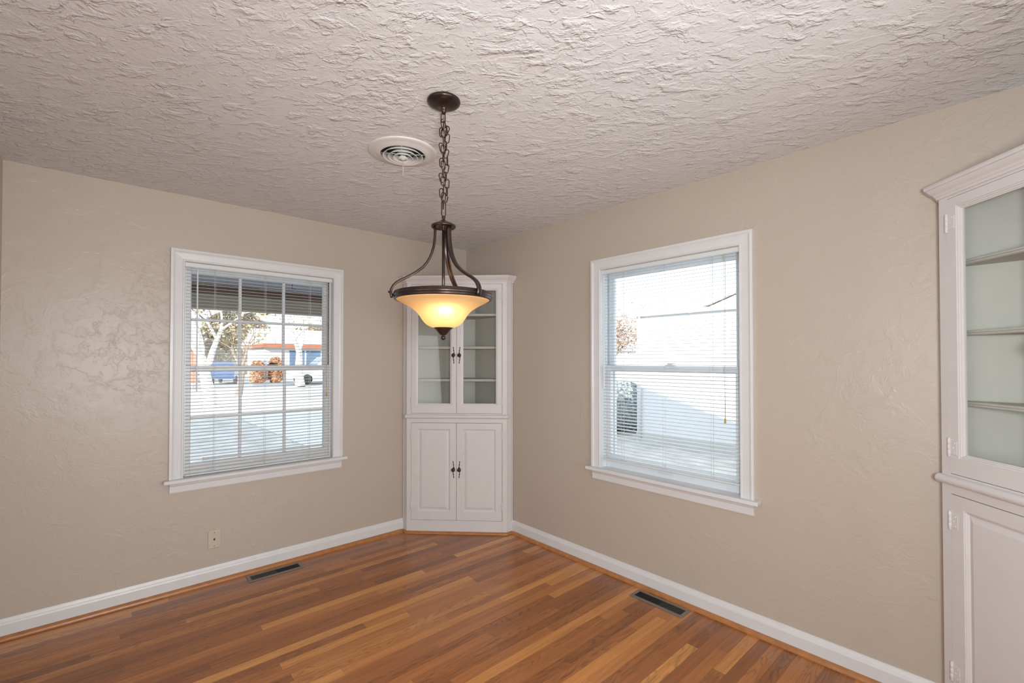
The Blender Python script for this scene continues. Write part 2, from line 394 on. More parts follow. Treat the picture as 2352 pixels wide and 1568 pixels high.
# wall behind the camera with a wide cased opening to the adjoining room
m = MB(); m.box(-0.85, 0, YS - 0.12, YS, 0, CH).box(XW, -2.75, YS - 0.12, YS, 0, CH).box(-2.75, -0.85, YS - 0.12, YS, 2.12, CH)
tag(m.build('wall_back', M_wall), 'beige plaster wall behind the camera with a wide opening', 'wall', kind='structure')
tag(MB().box(XW - 0.12, XW, YS - 0.12, -3.80, 0, CH).box(XW - 0.12, XW, -1.35, 0, 0, CH).box(XW - 0.12, XW, -3.80, -1.35, 2.15, CH).build('wall_side', M_wall), 'beige plaster side wall with a wide opening, just outside the left picture edge', 'wall', kind='structure')
m = MB().box(-7.4, 0.3, -6.6, -6.45, 0, CH).box(-7.4, -7.25, -6.45, 0.15, 0, CH).box(0.15, 0.3, -6.45, -4.065, 0, CH).box(-7.25, XW - T, 0, 0.15, 0, CH)
tag(m.build('wall_adjoining', M_wall), 'beige walls of the adjoining rooms behind the camera', 'wall', kind='structure')

bprof = [(0, 0.0), (0.015, 0.0), (0.015, 0.074), (0.0125, 0.082), (0.0095, 0.088), (0.006, 0.098), (0.0045, 0.104), (0, 0.104)]
def qround(r):
    return [(0, 0)] + [(r * math.cos(a), r * math.sin(a)) for a in [PI / 2 * k / 6 for k in range(7)]]
A = 0.655; RET = 0.072
# paths run so that the right-hand side faces the room
tag(MB().sweep([(XW, 0), (-A, 0)], bprof).build('baseboard_left', M_white), 'white baseboard along the wall with the divided window', 'baseboard', kind='structure')
tag(MB().sweep([(0, -A), (0, YS + A)], bprof).build('baseboard_right', M_white), 'white baseboard along the wall with the plain window', 'baseboard', kind='structure')
qr = [(o + 0.015, z) for o, z in qround(0.021)]
tag(MB().sweep([(XW, 0), (-A - 0.015, 0)], qr).build('trim_1', M_trimwood), 'honey oak quarter round along the left baseboard', 'trim', kind='structure')
tag(MB().sweep([(0, -A - 0.015), (0, YS + A + 0.015)], qr).build('trim_2', M_trimwood), 'honey oak quarter round along the right baseboard', 'trim', kind='structure')
q0 = qround(0.019)
def l2w(corner, ang, s, y):
    return (corner[0] + s * math.cos(ang) - y * math.sin(ang), corner[1] + s * math.sin(ang) + y * math.cos(ang))
FS = (A - RET) / S2                               # face half width
FY = -(A + RET) / S2                              # face plane in cabinet space
WS, WY = A / S2, -A / S2                          # where the return meets the wall
for k, (corner, ang) in enumerate((((0, 0), -PI / 4), ((0, YS), -3 * PI / 4))):
    pts = [l2w(corner, ang, s, y) for s, y in ((-WS + 0.01, WY - 0.01), (-FS, FY), (FS, FY), (WS - 0.01, WY - 0.01))]
    tag(MB().sweep(pts, q0).build('trim_%d' % (3 + k), M_trimwood),
        ['honey oak quarter round at the foot of the far corner cabinet', 'honey oak quarter round at the foot of the near corner cabinet'][k], 'trim', kind='structure')

# ------------------------------------------------------------------ windows
def make_window(n, loc, rotz, label, muntins, frame_m):
    t = thing('window_%d' % n, label, 'window', loc, rotz, kind='structure')
    # casing: mitred three sides
    o = WH + 0.0725
    prof = [(0, 0.0), (0, -0.022), (0.014, -0.023), (0.019, -0.0185), (0.026, -0.016), (0.060, -0.013), (0.0625, -0.017), (0.069, -0.017), (0.0725, -0.012), (0.0725, 0.0)]
    MB().rectloft(-o, o, 0, WIN_Z1 + 0.0725, prof, close=True, u=True, zb=WIN_Z0).build('casing', M_white, t)
    # stool and apron
    MB().box(-o - 0.028, o + 0.028, -0.055, 0.0, WIN_Z0 - 0.022, WIN_Z0, 0.004).box(-WH, WH, -0.049, 0.10, WIN_Z0 - 0.021, WIN_Z0 + 0.0005).build('sill', M_white, t)
    ap = [(-0.000, WIN_Z0 - 0.085), (0.011, WIN_Z0 - 0.085), (0.013, WIN_Z0 - 0.080), (0.014, WIN_Z0 - 0.045), (0.019, WIN_Z0 - 0.038), (0.022, WIN_Z0 - 0.030), (0.022, WIN_Z0 - 0.0222), (0, WIN_Z0 - 0.0222)]
    MB().sweep([(-o + 0.004, 0), (o - 0.004, 0)], ap).build('apron', M_white, t)
    # jamb liner
    m = MB().box(-OP + .001, -WH, 0.0, T, WIN_Z0, WIN_Z1).box(WH, OP - .001, 0.0, T, WIN_Z0, WIN_Z1).box(-OP + .001, OP - .001, 0.0, T, WIN_Z1, 2.0445)
    m.box(-OP + .001, OP - .001, 0.04, T + 0.03, 0.661, WIN_Z0 - 0.023)
    m.box(-OP + .001, OP - .001, 0.10, T + 0.04, WIN_Z0 - 0.022, WIN_Z0 - 0.001)
    # stops and parting beads
    for sx in (-1, 1):
        m.box(sx * WH, sx * (WH - 0.012), 0.034, 0.044, WIN_Z0, WIN_Z1).box(sx * WH, sx * (WH - 0.010), 0.108, T, WIN_Z0, WIN_Z1)
    m.box(-WH, WH, 0.034, 0.044, WIN_Z1 - 0.012, WIN_Z1)
    m.build('jamb', frame_m, t)
    def sash(name, y0, y1, z0, z1, gz0, gz1, gw):
        p = [(0, y1), (0, y0), (0.006, y0 - 0.001)]
        mm = MB()
        # stiles and rails around the glass, with a small inner bevel
        W2 = WH - 0.006
        mm.box(-W2, -gw - 0.004, y0, y1, z0, z1, 0.002).box(gw + 0.004, W2, y0, y1, z0, z1, 0.002)
        mm.box(-gw - 0.004, gw + 0.004, y0, y1, gz1 + 0.004, z1, 0.002).box(-gw - 0.004, gw + 0.004, y0, y1, z0, gz0 - 0.004, 0.002)
        mm.rectloft(-gw - 0.005, gw + 0.005, gz0 - 0.005, gz1 + 0.005, [(0, y0 + 0.001), (0.005, y0 + 0.009), (0.005, y1 - 0.009), (0, y1 - 0.001)])
        so = mm.build(name, frame_m, t)
        yc = (y0 + y1) / 2
        MB().box(-gw - 0.003, gw + 0.003, yc - 0.002, yc + 0.002, gz0 - 0.003, gz1 + 0.003).build('glass_pane', M_glass, so)
        if muntins:
            mu = MB()
            for xx in (-gw / 3 * 1.005, gw / 3 * 1.005):
                mu.box(xx - 0.009, xx + 0.009, yc - 0.011, yc + 0.009, gz0, gz1, 0.003)
            zc = (gz0 + gz1) / 2 + (0.0 if z0 > 1 else -0.005)
            mu.box(-gw, gw, yc - 0.010, yc + 0.008, zc - 0.008, zc + 0.008, 0.003)
            mu.build('muntins', frame_m, so)
        return so
    up = sash('upper_sash', 0.078, 0.106, 1.345, WIN_Z1, 1.380, 1.974, 0.412 if muntins else 0.402)
    lo = sash('lower_sash', 0.046, 0.074, WIN_Z0, 1.380, 0.765 if muntins else 0.775, 1.343, 0.415 if muntins else 0.410)
    # lock on the meeting rail, lift on the bottom rail
    lx = 0.06 if muntins else 0.02
    MB().box(lx - 0.03, lx + 0.03, 0.050, 0.072, 1.380, 1.386, 0.001).box(lx - 0.02, lx + 0.012, 0.052, 0.068, 1.386, 1.398, 0.003).box(lx + 0.0, lx + 0.034, 0.048, 0.056, 1.390, 1.397, 0.002).build('sash_lock', M_hw if muntins else frame_m, lo)
    zl = 0.725
    MB().box(-0.055, 0.055, 0.040, 0.047, zl - 0.006, zl + 0.006, 0.002).box(-0.05, 0.05, 0.028, 0.041, zl - 0.006, zl - 0.002, 0.001).build('sash_lift', frame_m, lo)
    if muntins: MB().box(-0.346, 0.412, 0.034, 0.046, 0.776, 0.792, 0.003).sphere((-0.346, 0.040, 0.784), 0.010, 10, 6).build('lift_rail', frame_m, lo)
    # storm window / screen frame outside
    MB().rectloft(-WH, WH, WIN_Z0, WIN_Z1, [(0, 0.125), (0, 0.118), (0.028, 0.118), (0.028, 0.125)], close=True).build('storm_frame', frame_m, t)
    # exterior trim
    MB().rectloft(-o, o, WIN_Z0 - 0.07, WIN_Z1 + 0.07, [(0, T), (0, T + 0.03), (0.07, T + 0.03), (0.07, T)], close=True).build('exterior_casing', M_white, t)
    return t
make_window(1, (CX_L, 0, 0), 0, 'double hung window with six panes in each sash', True, M_white)
make_window(2, (0, CY_R, 0), -PI / 2, 'double hung white vinyl window with one plain pane in each sash', False, M_vinyl)

def make_blind(loc, rotz, label, zbot, wand_x, cord_x, cord_z, tilt=0.0):
    t = thing('window_blind', label, 'blind', loc, rotz, group='white slatted blinds in the two windows')
    hw = 0.4545
    zt = WIN_Z1 - 0.001
    m = MB()
    # headrail: U channel with lip
    m.box(-hw, hw, 0.004, 0.029, zt - 0.025, zt, 0.0015).box(-hw + 0.001, hw - 0.001, 0.002, 0.005, zt - 0.030, zt - 0.026, 0.001)
    m.box(-hw - 0.001, -hw + 0.006, 0.002, 0.031, zt - 0.0265, zt + 0.0005).box(hw - 0.006, hw + 0.001, 0.002, 0.031, zt - 0.0265, zt + 0.0005)
    m.build('headrail', M_blind, t)
    n = int((zt - 0.04 - zbot - 0.015) / 0.0213)
    sl = MB(); W = 0.0125; yc = 0.0175; sw = hw - 0.007
    for k in range(n + 1):
        z = zt - 0.045 - k * 0.0213
        if z < zbot + 0.018: break
        vs = []; 
        for i in range(5):
            u = -1 + i * 0.5; zz = z + 0.0018 * (1 - u * u); yy = yc + u * W
            cz = zz + math.sin(tilt) * u * W
            vs += [(-sw, yy, cz), (sw, yy, cz)]
        for i in range(5):
            u = 1 - i * 0.5; zz = z + 0.0018 * (1 - u * u) - 0.0005; yy = yc + u * W
            cz = zz + math.sin(tilt) * u * W
            vs += [(-sw, yy, cz), (sw, yy, cz)]
        nn = 10
        fs = [(2 * i, 2 * i + 1, 2 * ((i + 1) % nn) + 1, 2 * ((i + 1) % nn)) for i in range(nn)]
        sl.add(vs, fs)
    sl.build('slats', M_blind, t)
    MB().box(-sw - 0.001, sw + 0.001, 0.006, 0.029, zbot, zbot + 0.010, 0.003).build('bottom_rail', M_blind, t)
    for lx in (-0.296, 0.0, 0.296):
        lm = MB()
        for yy in (0.0035, 0.0315):
            lm.tube([(lx, yy, zt - 0.028), (lx, yy, zbot + 0.009)], 0.0007, 5)
        lm.tube([(lx + 0.008, 0.0175, zt - 0.026), (lx + 0.008, 0.0175, zbot + 0.009)], 0.0006, 5)
        lm.build('ladder_cord', M_blind, t)
    wd = MB().tube([(wand_x, -0.004, zt - 0.05), (wand_x, -0.004, 1.22)], 0.0042, 6, smooth=False)
    wd.tube([(wand_x, 0.001, zt - 0.030), (wand_x, -0.004, zt - 0.036), (wand_x, -0.004, zt - 0.052)], 0.0018, 6)
    wd.build('tilt_wand', M_vinyl, t)
    cm = MB()
    for d in (-0.003, 0.003):
        cm.tube([(cord_x + d, -0.001, zt - 0.028), (cord_x + d, -0.003, 1.5), (cord_x + d * 0.3, -0.004, cord_z)], 0.0012, 5)
    co = cm.build('lift_cord', M_cord, t)
    MB().lathe([(0.0015, 0.030), (0.004, 0.022), (0.006, 0.004), (0.005, 0.0), (0.001, 0.0)], (cord_x, -0.005), 12, zc=cord_z - 0.028).build('tassel', M_tassel, co)
    return t
make_blind((CX_L, 0, 0), 0, 'white slatted blind hanging in the window with divided panes', 0.693, -0.392, 0.415, 1.175, 0.07)
make_blind((0, CY_R, 0), -PI / 2, 'white slatted blind hanging short of the sill in the plain window', 0.742, -0.432, 0.378, 1.10, 0.13)

# ------------------------------------------------------------------ corner cabinets
def make_cabinet(corner, ang, label):
    t = thing('corner_cabinet', label, 'cabinet', (corner[0], corner[1], 0), ang, group='built-in white corner cabinets')
    f = FY; fw = FS
    # carcass: two return panels, backs along the walls, decks
    m = MB()
    for sx in (-1, 1):
        m.prism([(sx * fw, f), (sx * (WS - 0.003), WY - 0.003), (sx * (WS - 0.02), WY + 0.012), (sx * (fw - 0.016), f + 0.012)], 0.001, 2.06)
    m.prism([(-fw + 0.01, f + 0.006), (fw - 0.01, f + 0.006), (WS - 0.02, WY + 0.002), (0.11, -0.125), (-0.11, -0.125), (-WS + 0.02, WY + 0.002)], 0.09, 0.108)
    m.prism([(-fw + 0.01, f + 0.006), (fw - 0.01, f + 0.006), (WS - 0.02, WY + 0.002), (0.11, -0.125), (-0.11, -0.125), (-WS + 0.02, WY + 0.002)], 2.044, 2.058)
    m.build('carcass', M_cab, t)
    m = MB()
    a, b, c, d = (WS - 0.012, WY - 0.004), (0.105, -0.118), (0.10, -0.130), (WS - 0.014, WY - 0.020)
    for sx in (-1, 1):
        m.prism([(sx * x, y) for x, y in (a, b, c, d)], 0.10, 2.05)
    m.prism([(-0.107, -0.118), (0.107, -0.118), (0.104, -0.131), (-0.104, -0.131)], 0.10, 2.05)
    m.prism([(-fw + 0.016, f + 0.02), (fw - 0.016, f + 0.02), (WS - 0.03, WY - 0.01), (0.10, -0.132), (-0.10, -0.132), (-WS + 0.03, WY - 0.01)], 0.925, 0.945)
    m.build('back_panel', M_cabin, t)
    # face frame
    m = MB()
    y0, y1 = f - 0.002, f + 0.020
    m.box(-fw - 0.001, -0.3755, y0, y1, 0.002, 2.06, 0.001).box(0.3755, fw + 0.001, y0, y1, 0.002, 2.06, 0.001)
    m.box(-0.3755, 0.3755, y0, y1, 0.002, 0.108).box(-0.3755, 0.3755, y0, y1, 0.903, 0.9785).box(-0.3755, 0.3755, y0, y1, 2.0405, 2.06)
    m.build('face_frame', M_cab, t)
    # crown, wrapping the returns
    cr = [(0.0, 2.050), (0.006, 2.050), (0.008, 2.058), (0.013, 2.062), (0.016, 2.068), (0.026, 2.076), (0.033, 2.084), (0.035, 2.088), (0.041, 2.090), (0.044, 2.097), (0.041, 2.105), (0.0, 2.105)]
    e = 0.004
    path = [(-WS - 0.0, WY - e), (-fw - 0.001, f - 0.002), (fw + 0.001, f - 0.002), (WS + 0.0, WY - e)]
    # keep the ends inside the room: clip the mitre at the wall
    mm = MB().sweep(path, cr)
    vv = []
    for x, y, z in mm.v:
        lim = -abs(x) - 0.002 * 1
        if y > lim:
            k = (y - lim) / 2; x = x - math.copysign(k, x); y = y - k
        vv.append((x, y, z))
    mm.v = vv
    mm.build('crown_moulding', M_cab, t)
    MB().prism([(-fw, f), (fw, f), (WS - 0.004, WY - 0.001), (0.003, -0.006), (-0.003, -0.006), (-WS + 0.004, WY - 0.001)], 2.0595, 2.1).build('top_board', M_cab, t)
    # belly rail: half round
    hr = [(0.0, 0.937)] + [(0.004 + 0.018 * math.cos(q), 0.954 + 0.017 * math.sin(q)) for q in [-PI / 2 + PI * k / 24 for k in range(25)]] + [(0.0, 0.971)]
    mm = MB()
    n = 14; vs = []; fs = []
    xs = []
    for i in range(5): q = PI / 2 * i / 4; xs.append((-fw - 0.012 + 0.014 * (1 - math.sin(q)) - 0.000, math.sin(q)))
    mm.sweep([(-fw - 0.006, f - 0.002), (fw + 0.006, f - 0.002)], hr, smooth=False)
    for sx in (-1, 1):      # rounded ends
        seg = []
        for i in range(6):
            q = PI / 2 * i / 5
            seg.append([(sx * (fw + 0.006 + 0.012 * math.sin(q)), f - 0.002 - o * math.cos(q), 0.954 + (z - 0.954) * math.cos(q)) for o, z in hr])
        vs = [p for r in seg for p in r]; k = len(hr)
        fs = [(i * k + a, i * k + a + 1, (i + 1) * k + a + 1, (i + 1) * k + a) for i in range(5) for a in range(k - 1)]
        mm.add(vs, fs, True)
    mm.build('belly_rail', M_cab, t)
    # shelves
    for z in (1.782, 1.510, 1.240):
        sh = MB().prism([(-0.400, f + 0.048), (0.400, f + 0.048), (WS - 0.034, WY - 0.008), (0.098, -0.134), (-0.098, -0.134), (-WS + 0.034, WY - 0.008)], z, z + 0.018)
        sh.box(-0.40, 0.40, f + 0.043, f + 0.049, z + 0.002, z + 0.008, 0.001).box(-0.40, 0.40, f + 0.043, f + 0.049, z + 0.010, z + 0.017, 0.001)
        sh.build('shelf', M_cabin, t)
    # doors
    yf, yb = f - 0.0035, f + 0.0175
    for side in (-1, 1):
        xo, xi = side * 0.3735, side * 0.0015
        X0, X1 = min(xo, xi), max(xo, xi)
        # glazed upper door
        gx0, gx1 = min(side * 0.054, side * 0.322), max(side * 0.054, side * 0.322)
        gz0, gz1 = 1.060, 1.988
        d = MB()
        d.box(X0, gx0 - 0.016, yf, yb, 0.981, 2.0385).box(gx1 + 0.016, X1, yf, yb, 0.981, 2.0385)
        d.box(gx0 - 0.016, gx1 + 0.016, yf, yb, gz1 + 0.016, 2.0385).box(gx0 - 0.016, gx1 + 0.016, yf, yb, 0.981, gz0 - 0.016)
        d.rectloft(gx0 - 0.0165, gx1 + 0.0165, gz0 - 0.0165, gz1 + 0.0165,
                   [(0, yf + 0.0005), (0.001, yf + 0.003), (0.006, yf + 0.004), (0.007, yf + 0.007), (0.012, yf + 0.009), (0.013, yf + 0.012), (0.0165, yf + 0.013), (0.0165, yb), (0, yb)], close=True)
        do = d.build('glass_door', M_cab, t)
        MB().box(gx0 - 0.004, gx1 + 0.004, yb - 0.006, yb - 0.003, gz0 - 0.004, gz1 + 0.004).build('glass_pane', M_glass, do)
        # panelled lower door
        lz0, lz1 = 0.1105, 0.9005
        ix0, ix1 = min(side * 0.052, side * 0.322), max(side * 0.052, side * 0.322)
        d = MB()
        pz0, pz1 = 0.180, 0.852
        d.box(X0, ix0, yf, yb, lz0, lz1).box(ix1, X1, yf, yb, lz0, lz1)
        d.box(ix0, ix1, yf, yb, pz1, lz1).box(ix0, ix1, yf, yb, lz0, pz0)
        d.rectloft(ix0 - 0.0005, ix1 + 0.0005, pz0 - 0.0005, pz1 + 0.0005,
                   [(0, yf + 0.0003), (0.0015, yf + 0.003), (0.005, yf + 0.004), (0.007, yf + 0.007), (0.0105, yf + 0.009), (0.0125, yf + 0.0125), (0.0145, yf + 0.0125), (0.032, yf + 0.005), (0.034, yf + 0.0035)], fill=True)
        dl = d.build('panel_door', M_cab, t)
        # hinges: painted, knuckle on the stile joint, leaf on the door
        for par, zs in ((do, (1.945, 1.080)), (dl, (0.800, 0.225))):
            for z in zs:
                h = MB(); hx = side * 0.3745
                h.lathe([(0.0005, -0.037), (0.0042, -0.036), (0.0055, -0.033), (0.0042, -0.030), (0.0052, -0.029), (0.0052, -0.010), (0.0046, -0.0095), (0.0052, -0.009), (0.0052, 0.010), (0.0046, 0.0105), (0.0052, 0.011), (0.0052, 0.029), (0.0042, 0.030), (0.0055, 0.033), (0.0042, 0.036), (0.0005, 0.037)], (hx, yf - 0.003), 14, zc=z)
                h.box(hx - side * 0.003, hx - side * 0.032, yf - 0.0022, yf, z - 0.027, z + 0.027, 0.0008)
                for dz in (-0.018, 0.0, 0.018): h.sphere((hx - side * (0.016 + 0.007 * (abs(dz) > 0.01)), yf - 0.0022, z + dz), 0.0028, 8, 4)
                h.build('hinge', M_cab, par)
        # handles: round knob on an ornate drawn-out back plate
        for par, z in ((do, 1.456), (dl, 0.522)):
            hx = side * 0.0245; k = MB()
            pl = []
            for i in range(41):
                q = -1 + i / 20; a = abs(q)
                wdt = 0.0024 + 0.0105 * math.exp(-(a / 0.20) ** 2) + 0.0030 * math.exp(-((a - 0.56) / 0.055) ** 2) + 0.0012 * math.exp(-((a - 0.87) / 0.09) ** 2)
                xo2 = side * -0.0022 * math.sin(q * 5.2)
                pl.append((hx + xo2, wdt, z + q * 0.069))
            vs = []
            for x, w2, zz in pl: vs += [(x - w2, yf, zz), (x - w2 * 0.5, yf - 0.0030, zz), (x + w2 * 0.5, yf - 0.0030, zz), (x + w2, yf, zz)]
            fs = [(i * 4 + a, i * 4 + a + 1, i * 4 + a + 5, i * 4 + a + 4) for i in range(40) for a in range(3)]
            fs += [(0, 3, 2, 1), (160, 161, 162, 163)]
            k.add(vs, fs)
            kb = MB().lathe([(0.0005, 0.0275), (0.006, 0.0272), (0.0115, 0.0250), (0.0150, 0.0205), (0.0156, 0.0180), (0.0130, 0.0145), (0.0065, 0.0115), (0.0050, 0.008), (0.0058, 0.003), (0.0095, 0.001), (0.0100, 0.0)], seg=20)
            for r_ in (0.009,):
                kb.lathe([(r_, 0.0262), (r_ + 0.0015, 0.0275), (r_ + 0.003, 0.0255)], seg=20)
            kb.xf(Matrix.Translation((hx, yf, z)) @ Matrix.Rotation(PI / 2, 4, 'X'))
            k.add(kb.v, kb.f, True)
            k.build('door_handle', M_hw, par, label='dark bronze knob on an ornate back plate')
    return t
make_cabinet((0, 0), -PI / 4, 'white corner cabinet in the far corner behind the pendant lamp')
make_cabinet((0, YS), -3 * PI / 4, 'white corner cabinet cut off by the right picture edge')

# ------------------------------------------------------------------ pendant
PX, PY = -1.546, -1.960
def amber_glass():
    m, nt, b = mat('amber_scavo_glass'); nt.nodes.remove(b)
    out = nt.nodes['Material Output']
    tc = N(nt, 'ShaderNodeTexCoord'); nz = N(nt, 'ShaderNodeTexNoise', inp={'Scale': 9.0, 'Detail': 4.0}); lk(nt, tc.outputs['Object'], nz.inputs['Vector'])
    rp = N(nt, 'ShaderNodeValToRGB'); rp.color_ramp.elements[0].color = (1.0, 0.60, 0.25, 1); rp.color_ramp.elements[1].color = (1.0, 0.68, 0.33, 1)
    lk(nt, nz.outputs['Fac'], rp.inputs['Fac'])
    tl = N(nt, 'ShaderNodeBsdfTranslucent'); lk(nt, rp.outputs['Color'], tl.inputs['Color'])
    df = N(nt, 'ShaderNodeBsdfDiffuse'); df.inputs['Color'].default_value = (0.80, 0.55, 0.30, 1)
    gl = N(nt, 'ShaderNodeBsdfGlossy'); gl.inputs['Roughness'].default_value = 0.25
    m1 = N(nt, 'ShaderNodeMixShader'); m1.inputs[0].default_value = 0.45; lk(nt, tl.outputs[0], m1.inputs[1]); lk(nt, df.outputs[0], m1.inputs[2])
    m2 = N(nt, 'ShaderNodeMixShader'); m2.inputs[0].default_value = 0.04; lk(nt, m1.outputs[0], m2.inputs[1]); lk(nt, gl.outputs[0], m2.inputs[2])
    lk(nt, m2.outputs[0], out.inputs[0])
    return m
M_amber = amber_glass()
def bulb_mat():
    m, nt, b = mat('lit_bulb'); b.inputs['Base Color'].default_value = (1, .9, .75, 1)
    b.inputs['Emission Color'].default_value = (1, 0.80, 0.52, 1); b.inputs['Emission Strength'].default_value = 12.0
    return m
M_bulb = bulb_mat()
pen = thing('pendant_light', 'bronze pendant lamp with lit amber glass bowl hanging from a tangled chain', 'pendant lamp', (PX, PY, CH))
zz = lambda z: z - CH
MB().lathe([(0.0005, zz(2.440)), (0.064, zz(2.439)), (0.0655, zz(2.434)), (0.063, zz(2.428)), (0.052, zz(2.421)), (0.030, zz(2.414)), (0.012, zz(2.411)), (0.0115, zz(2.400)), (0.0095, zz(2.396)), (0.007, zz(2.386)), (0.0005, zz(2.385))]).build('ceiling_canopy', M_bronze, pen)
def link(mb, c, L, W, r, ang, tilt=(0, 0), gap=False):
    pts = []
    h = L / 2 - W / 2
    n = 8
    for i in range(n + 1): a = PI * i / n; pts.append((W / 2 * math.cos(a), 0, h + W / 2 * math.sin(a)))
    for i in range(n + 1): a = PI + PI * i / n; pts.append((W / 2 * math.cos(a), 0, -h + W / 2 * math.sin(a)))
    Mx = Matrix.Translation(c) @ Matrix.Rotation(ang, 4, 'Z') @ Matrix.Rotation(tilt[0], 4, 'Y') @ Matrix.Rotation(tilt[1], 4, 'X')
    if gap:
        pts = pts[3:] + pts[:1]
        mb.tube([Mx @ Vector(p) for p in pts], r, 7)
    else: mb.tube([Mx @ Vector(p) for p in pts], r, 7, closed=True)
ch = MB(); va = math.radians(48.1)
z = 2.386; k = 0
rc = random.Random(3)
while z > 2.035:
    link(ch, (rc.uniform(-.0015, .0015) - .002, rc.uniform(-.0015, .0015), zz(z - 0.0165)), 0.036, 0.0155, 0.0021, va + (0.35 if k % 2 else 1.85) + rc.uniform(-.3, .3), (rc.uniform(-.06, .06), 0))
    z -= 0.0312; k += 1
link(ch, (0, 0, zz(2.0105)), 0.060, 0.0155, 0.0021, va - 1.2)
link(ch, (0.004, -0.003, zz(2.052)), 0.038, 0.021, 0.0021, va - 1.57, (0.2, 0), gap=True)
ch.build('chain', M_bronze, pen)
ex = MB(); rx, ry = math.sin(va), -math.cos(va)            # camera-right direction
z = 2.335; k = 0
while z > 2.085:
    ox = 0.0115 + 0.003 * math.sin(k * 1.9); tw = rc.uniform(-.25, .25)
    link(ex, (rx * ox, ry * ox, zz(z - 0.016)), 0.036, 0.0155, 0.0021, va - 1.57 + (0.3 if k % 2 else 1.5), (tw, 0))
    if k % 2 == 0: link(ex, (rx * -0.0085, ry * -0.0085, zz(z - 0.022)), 0.036, 0.0155, 0.0021, va - 1.57 + rc.uniform(-.5, .5), (-tw, 0))
    z -= 0.030; k += 1
link(ex, (rx * 0.006, ry * 0.006, zz(2.318)), 0.044, 0.024, 0.0021, va - 1.57, (0.45, 0))
link(ex, (rx * -0.002, ry * -0.002, zz(2.347)), 0.036, 0.0155, 0.0021, va - 1.4, (-0.15, 0), gap=True)
ex.build('slack_chain', M_bronze, pen)
cm = MB(); pts = []
for i in range(40):
    q = i / 39; zq = 2.392 - q * 0.40
    pts.append((0.004 * math.sin(q * 19) * (1 - abs(2 * q - 1) * .6), 0.004 * math.cos(q * 17), zz(zq)))
cm.tube(pts, 0.0019, 6)
cm.tube([(p[0] * -0.6 + 0.001, p[1] * -0.7, p[2]) for p in pts[2:-3]], 0.0015, 6)
cm.build('power_cord', simple('brown_cord', (0.30, 0.17, 0.11), 0.45), pen)
cm = MB()
for sg, zc_, r_ in ((1, 2.312, 0.011), (-1, 2.322, 0.010)):
    cm.tube([(rx * sg * (0.006 + r_ * math.sin(a)), ry * sg * (0.006 + r_ * math.sin(a)), zz(zc_ - r_ * 1.5 * math.cos(a))) for a in [PI * i / 12 for i in range(13)]], 0.0004, 4)
cm.build('ground_wire', M_bronze, pen)
# top disc with loop
MB().lathe([(0.0005, zz(1.984)), (0.0055, zz(1.982)), (0.0078, zz(1.977)), (0.0055, zz(1.971)), (0.006, zz(1.968)), (0.014, zz(1.963)), (0.026, zz(1.955)), (0.040, zz(1.949)), (0.0475, zz(1.945)), (0.0488, zz(1.941)), (0.0475, zz(1.937)), (0.0440, zz(1.936)), (0.0430, zz(1.940)), (0.010, zz(1.941)), (0.010, zz(1.926)), (0.0005, zz(1.926))]).build('top_cap', M_bronze, pen)
MB().lathe([(0.0005, zz(1.93)), (0.0062, zz(1.93)), (0.0062, zz(1.56)), (0.0005, zz(1.56))], seg=16).build('center_rod', M_bronze, pen)
# three curved straps
sp = [(0.0345, 1.939), (0.0330, 1.920), (0.0335, 1.900), (0.0355, 1.880), (0.0385, 1.858), (0.0455, 1.833), (0.0540, 1.812), (0.0655, 1.793), (0.0790, 1.776), (0.1060, 1.754), (0.1400, 1.733), (0.1620, 1.722), (0.1800, 1.710), (0.1920, 1.697), (0.1990, 1.683), (0.2000, 1.670), (0.1985, 1.660), (0.1960, 1.652)]
heading = math.atan2(3.486 - 1.96, 2.5524 - 1.546)        # from lamp... direction camera -> lamp
cam_dir = heading + PI                                    # lamp -> camera
for az in (-80, 40, 160):
    a = cam_dir + math.radians(az)
    er = Vector((math.cos(a), math.sin(a), 0)); et = Vector((-math.sin(a), math.cos(a), 0))
    P = [er * r + Vector((0, 0, zz(z))) for r, z in sp]
    vs = []; sec = [(-0.0098, 0.0), (-0.0088, 0.0036), (-0.0045, 0.0052), (0.0045, 0.0052), (0.0088, 0.0036), (0.0098, 0.0), (0.0088, -0.0040), (0.0055, -0.0046), (0.0040, -0.0022), (-0.0040, -0.0022), (-0.0055, -0.0046), (-0.0088, -0.0040)]
    for i, p in enumerate(P):
        tg = (P[min(i + 1, len(P) - 1)] - P[max(i - 1, 0)]).normalized(); nn = et.cross(tg).normalized()
        if nn.dot(er) < 0 and nn.z < 0: nn = -nn
        if nn.dot(er) < -0.5: nn = -nn
        for u, v in sec: vs.append(p + et * u + nn * v)
    k = len(sec); n = len(P)
    fs = [(i * k + b_, i * k + (b_ + 1) % k, (i + 1) * k + (b_ + 1) % k, (i + 1) * k + b_) for i in range(n - 1) for b_ in range(k)] + [tuple(range(k)), tuple((n - 1) * k + b_ for b_ in range(k))]
    arm = MB().add(vs, fs, True).build('arm', M_bronze, pen)
    st = MB(); c0 = er * 0.2015 + Vector((0, 0, zz(1.674))); st.tube([c0, c0 + er * 0.004, c0 + er * 0.0041, c0 + er * 0.008, c0 + er * 0.0095], [0.0022, 0.0022, 0.004, 0.004, 0.001], 10)
    st.build('thumb_screw', M_bronze, arm)
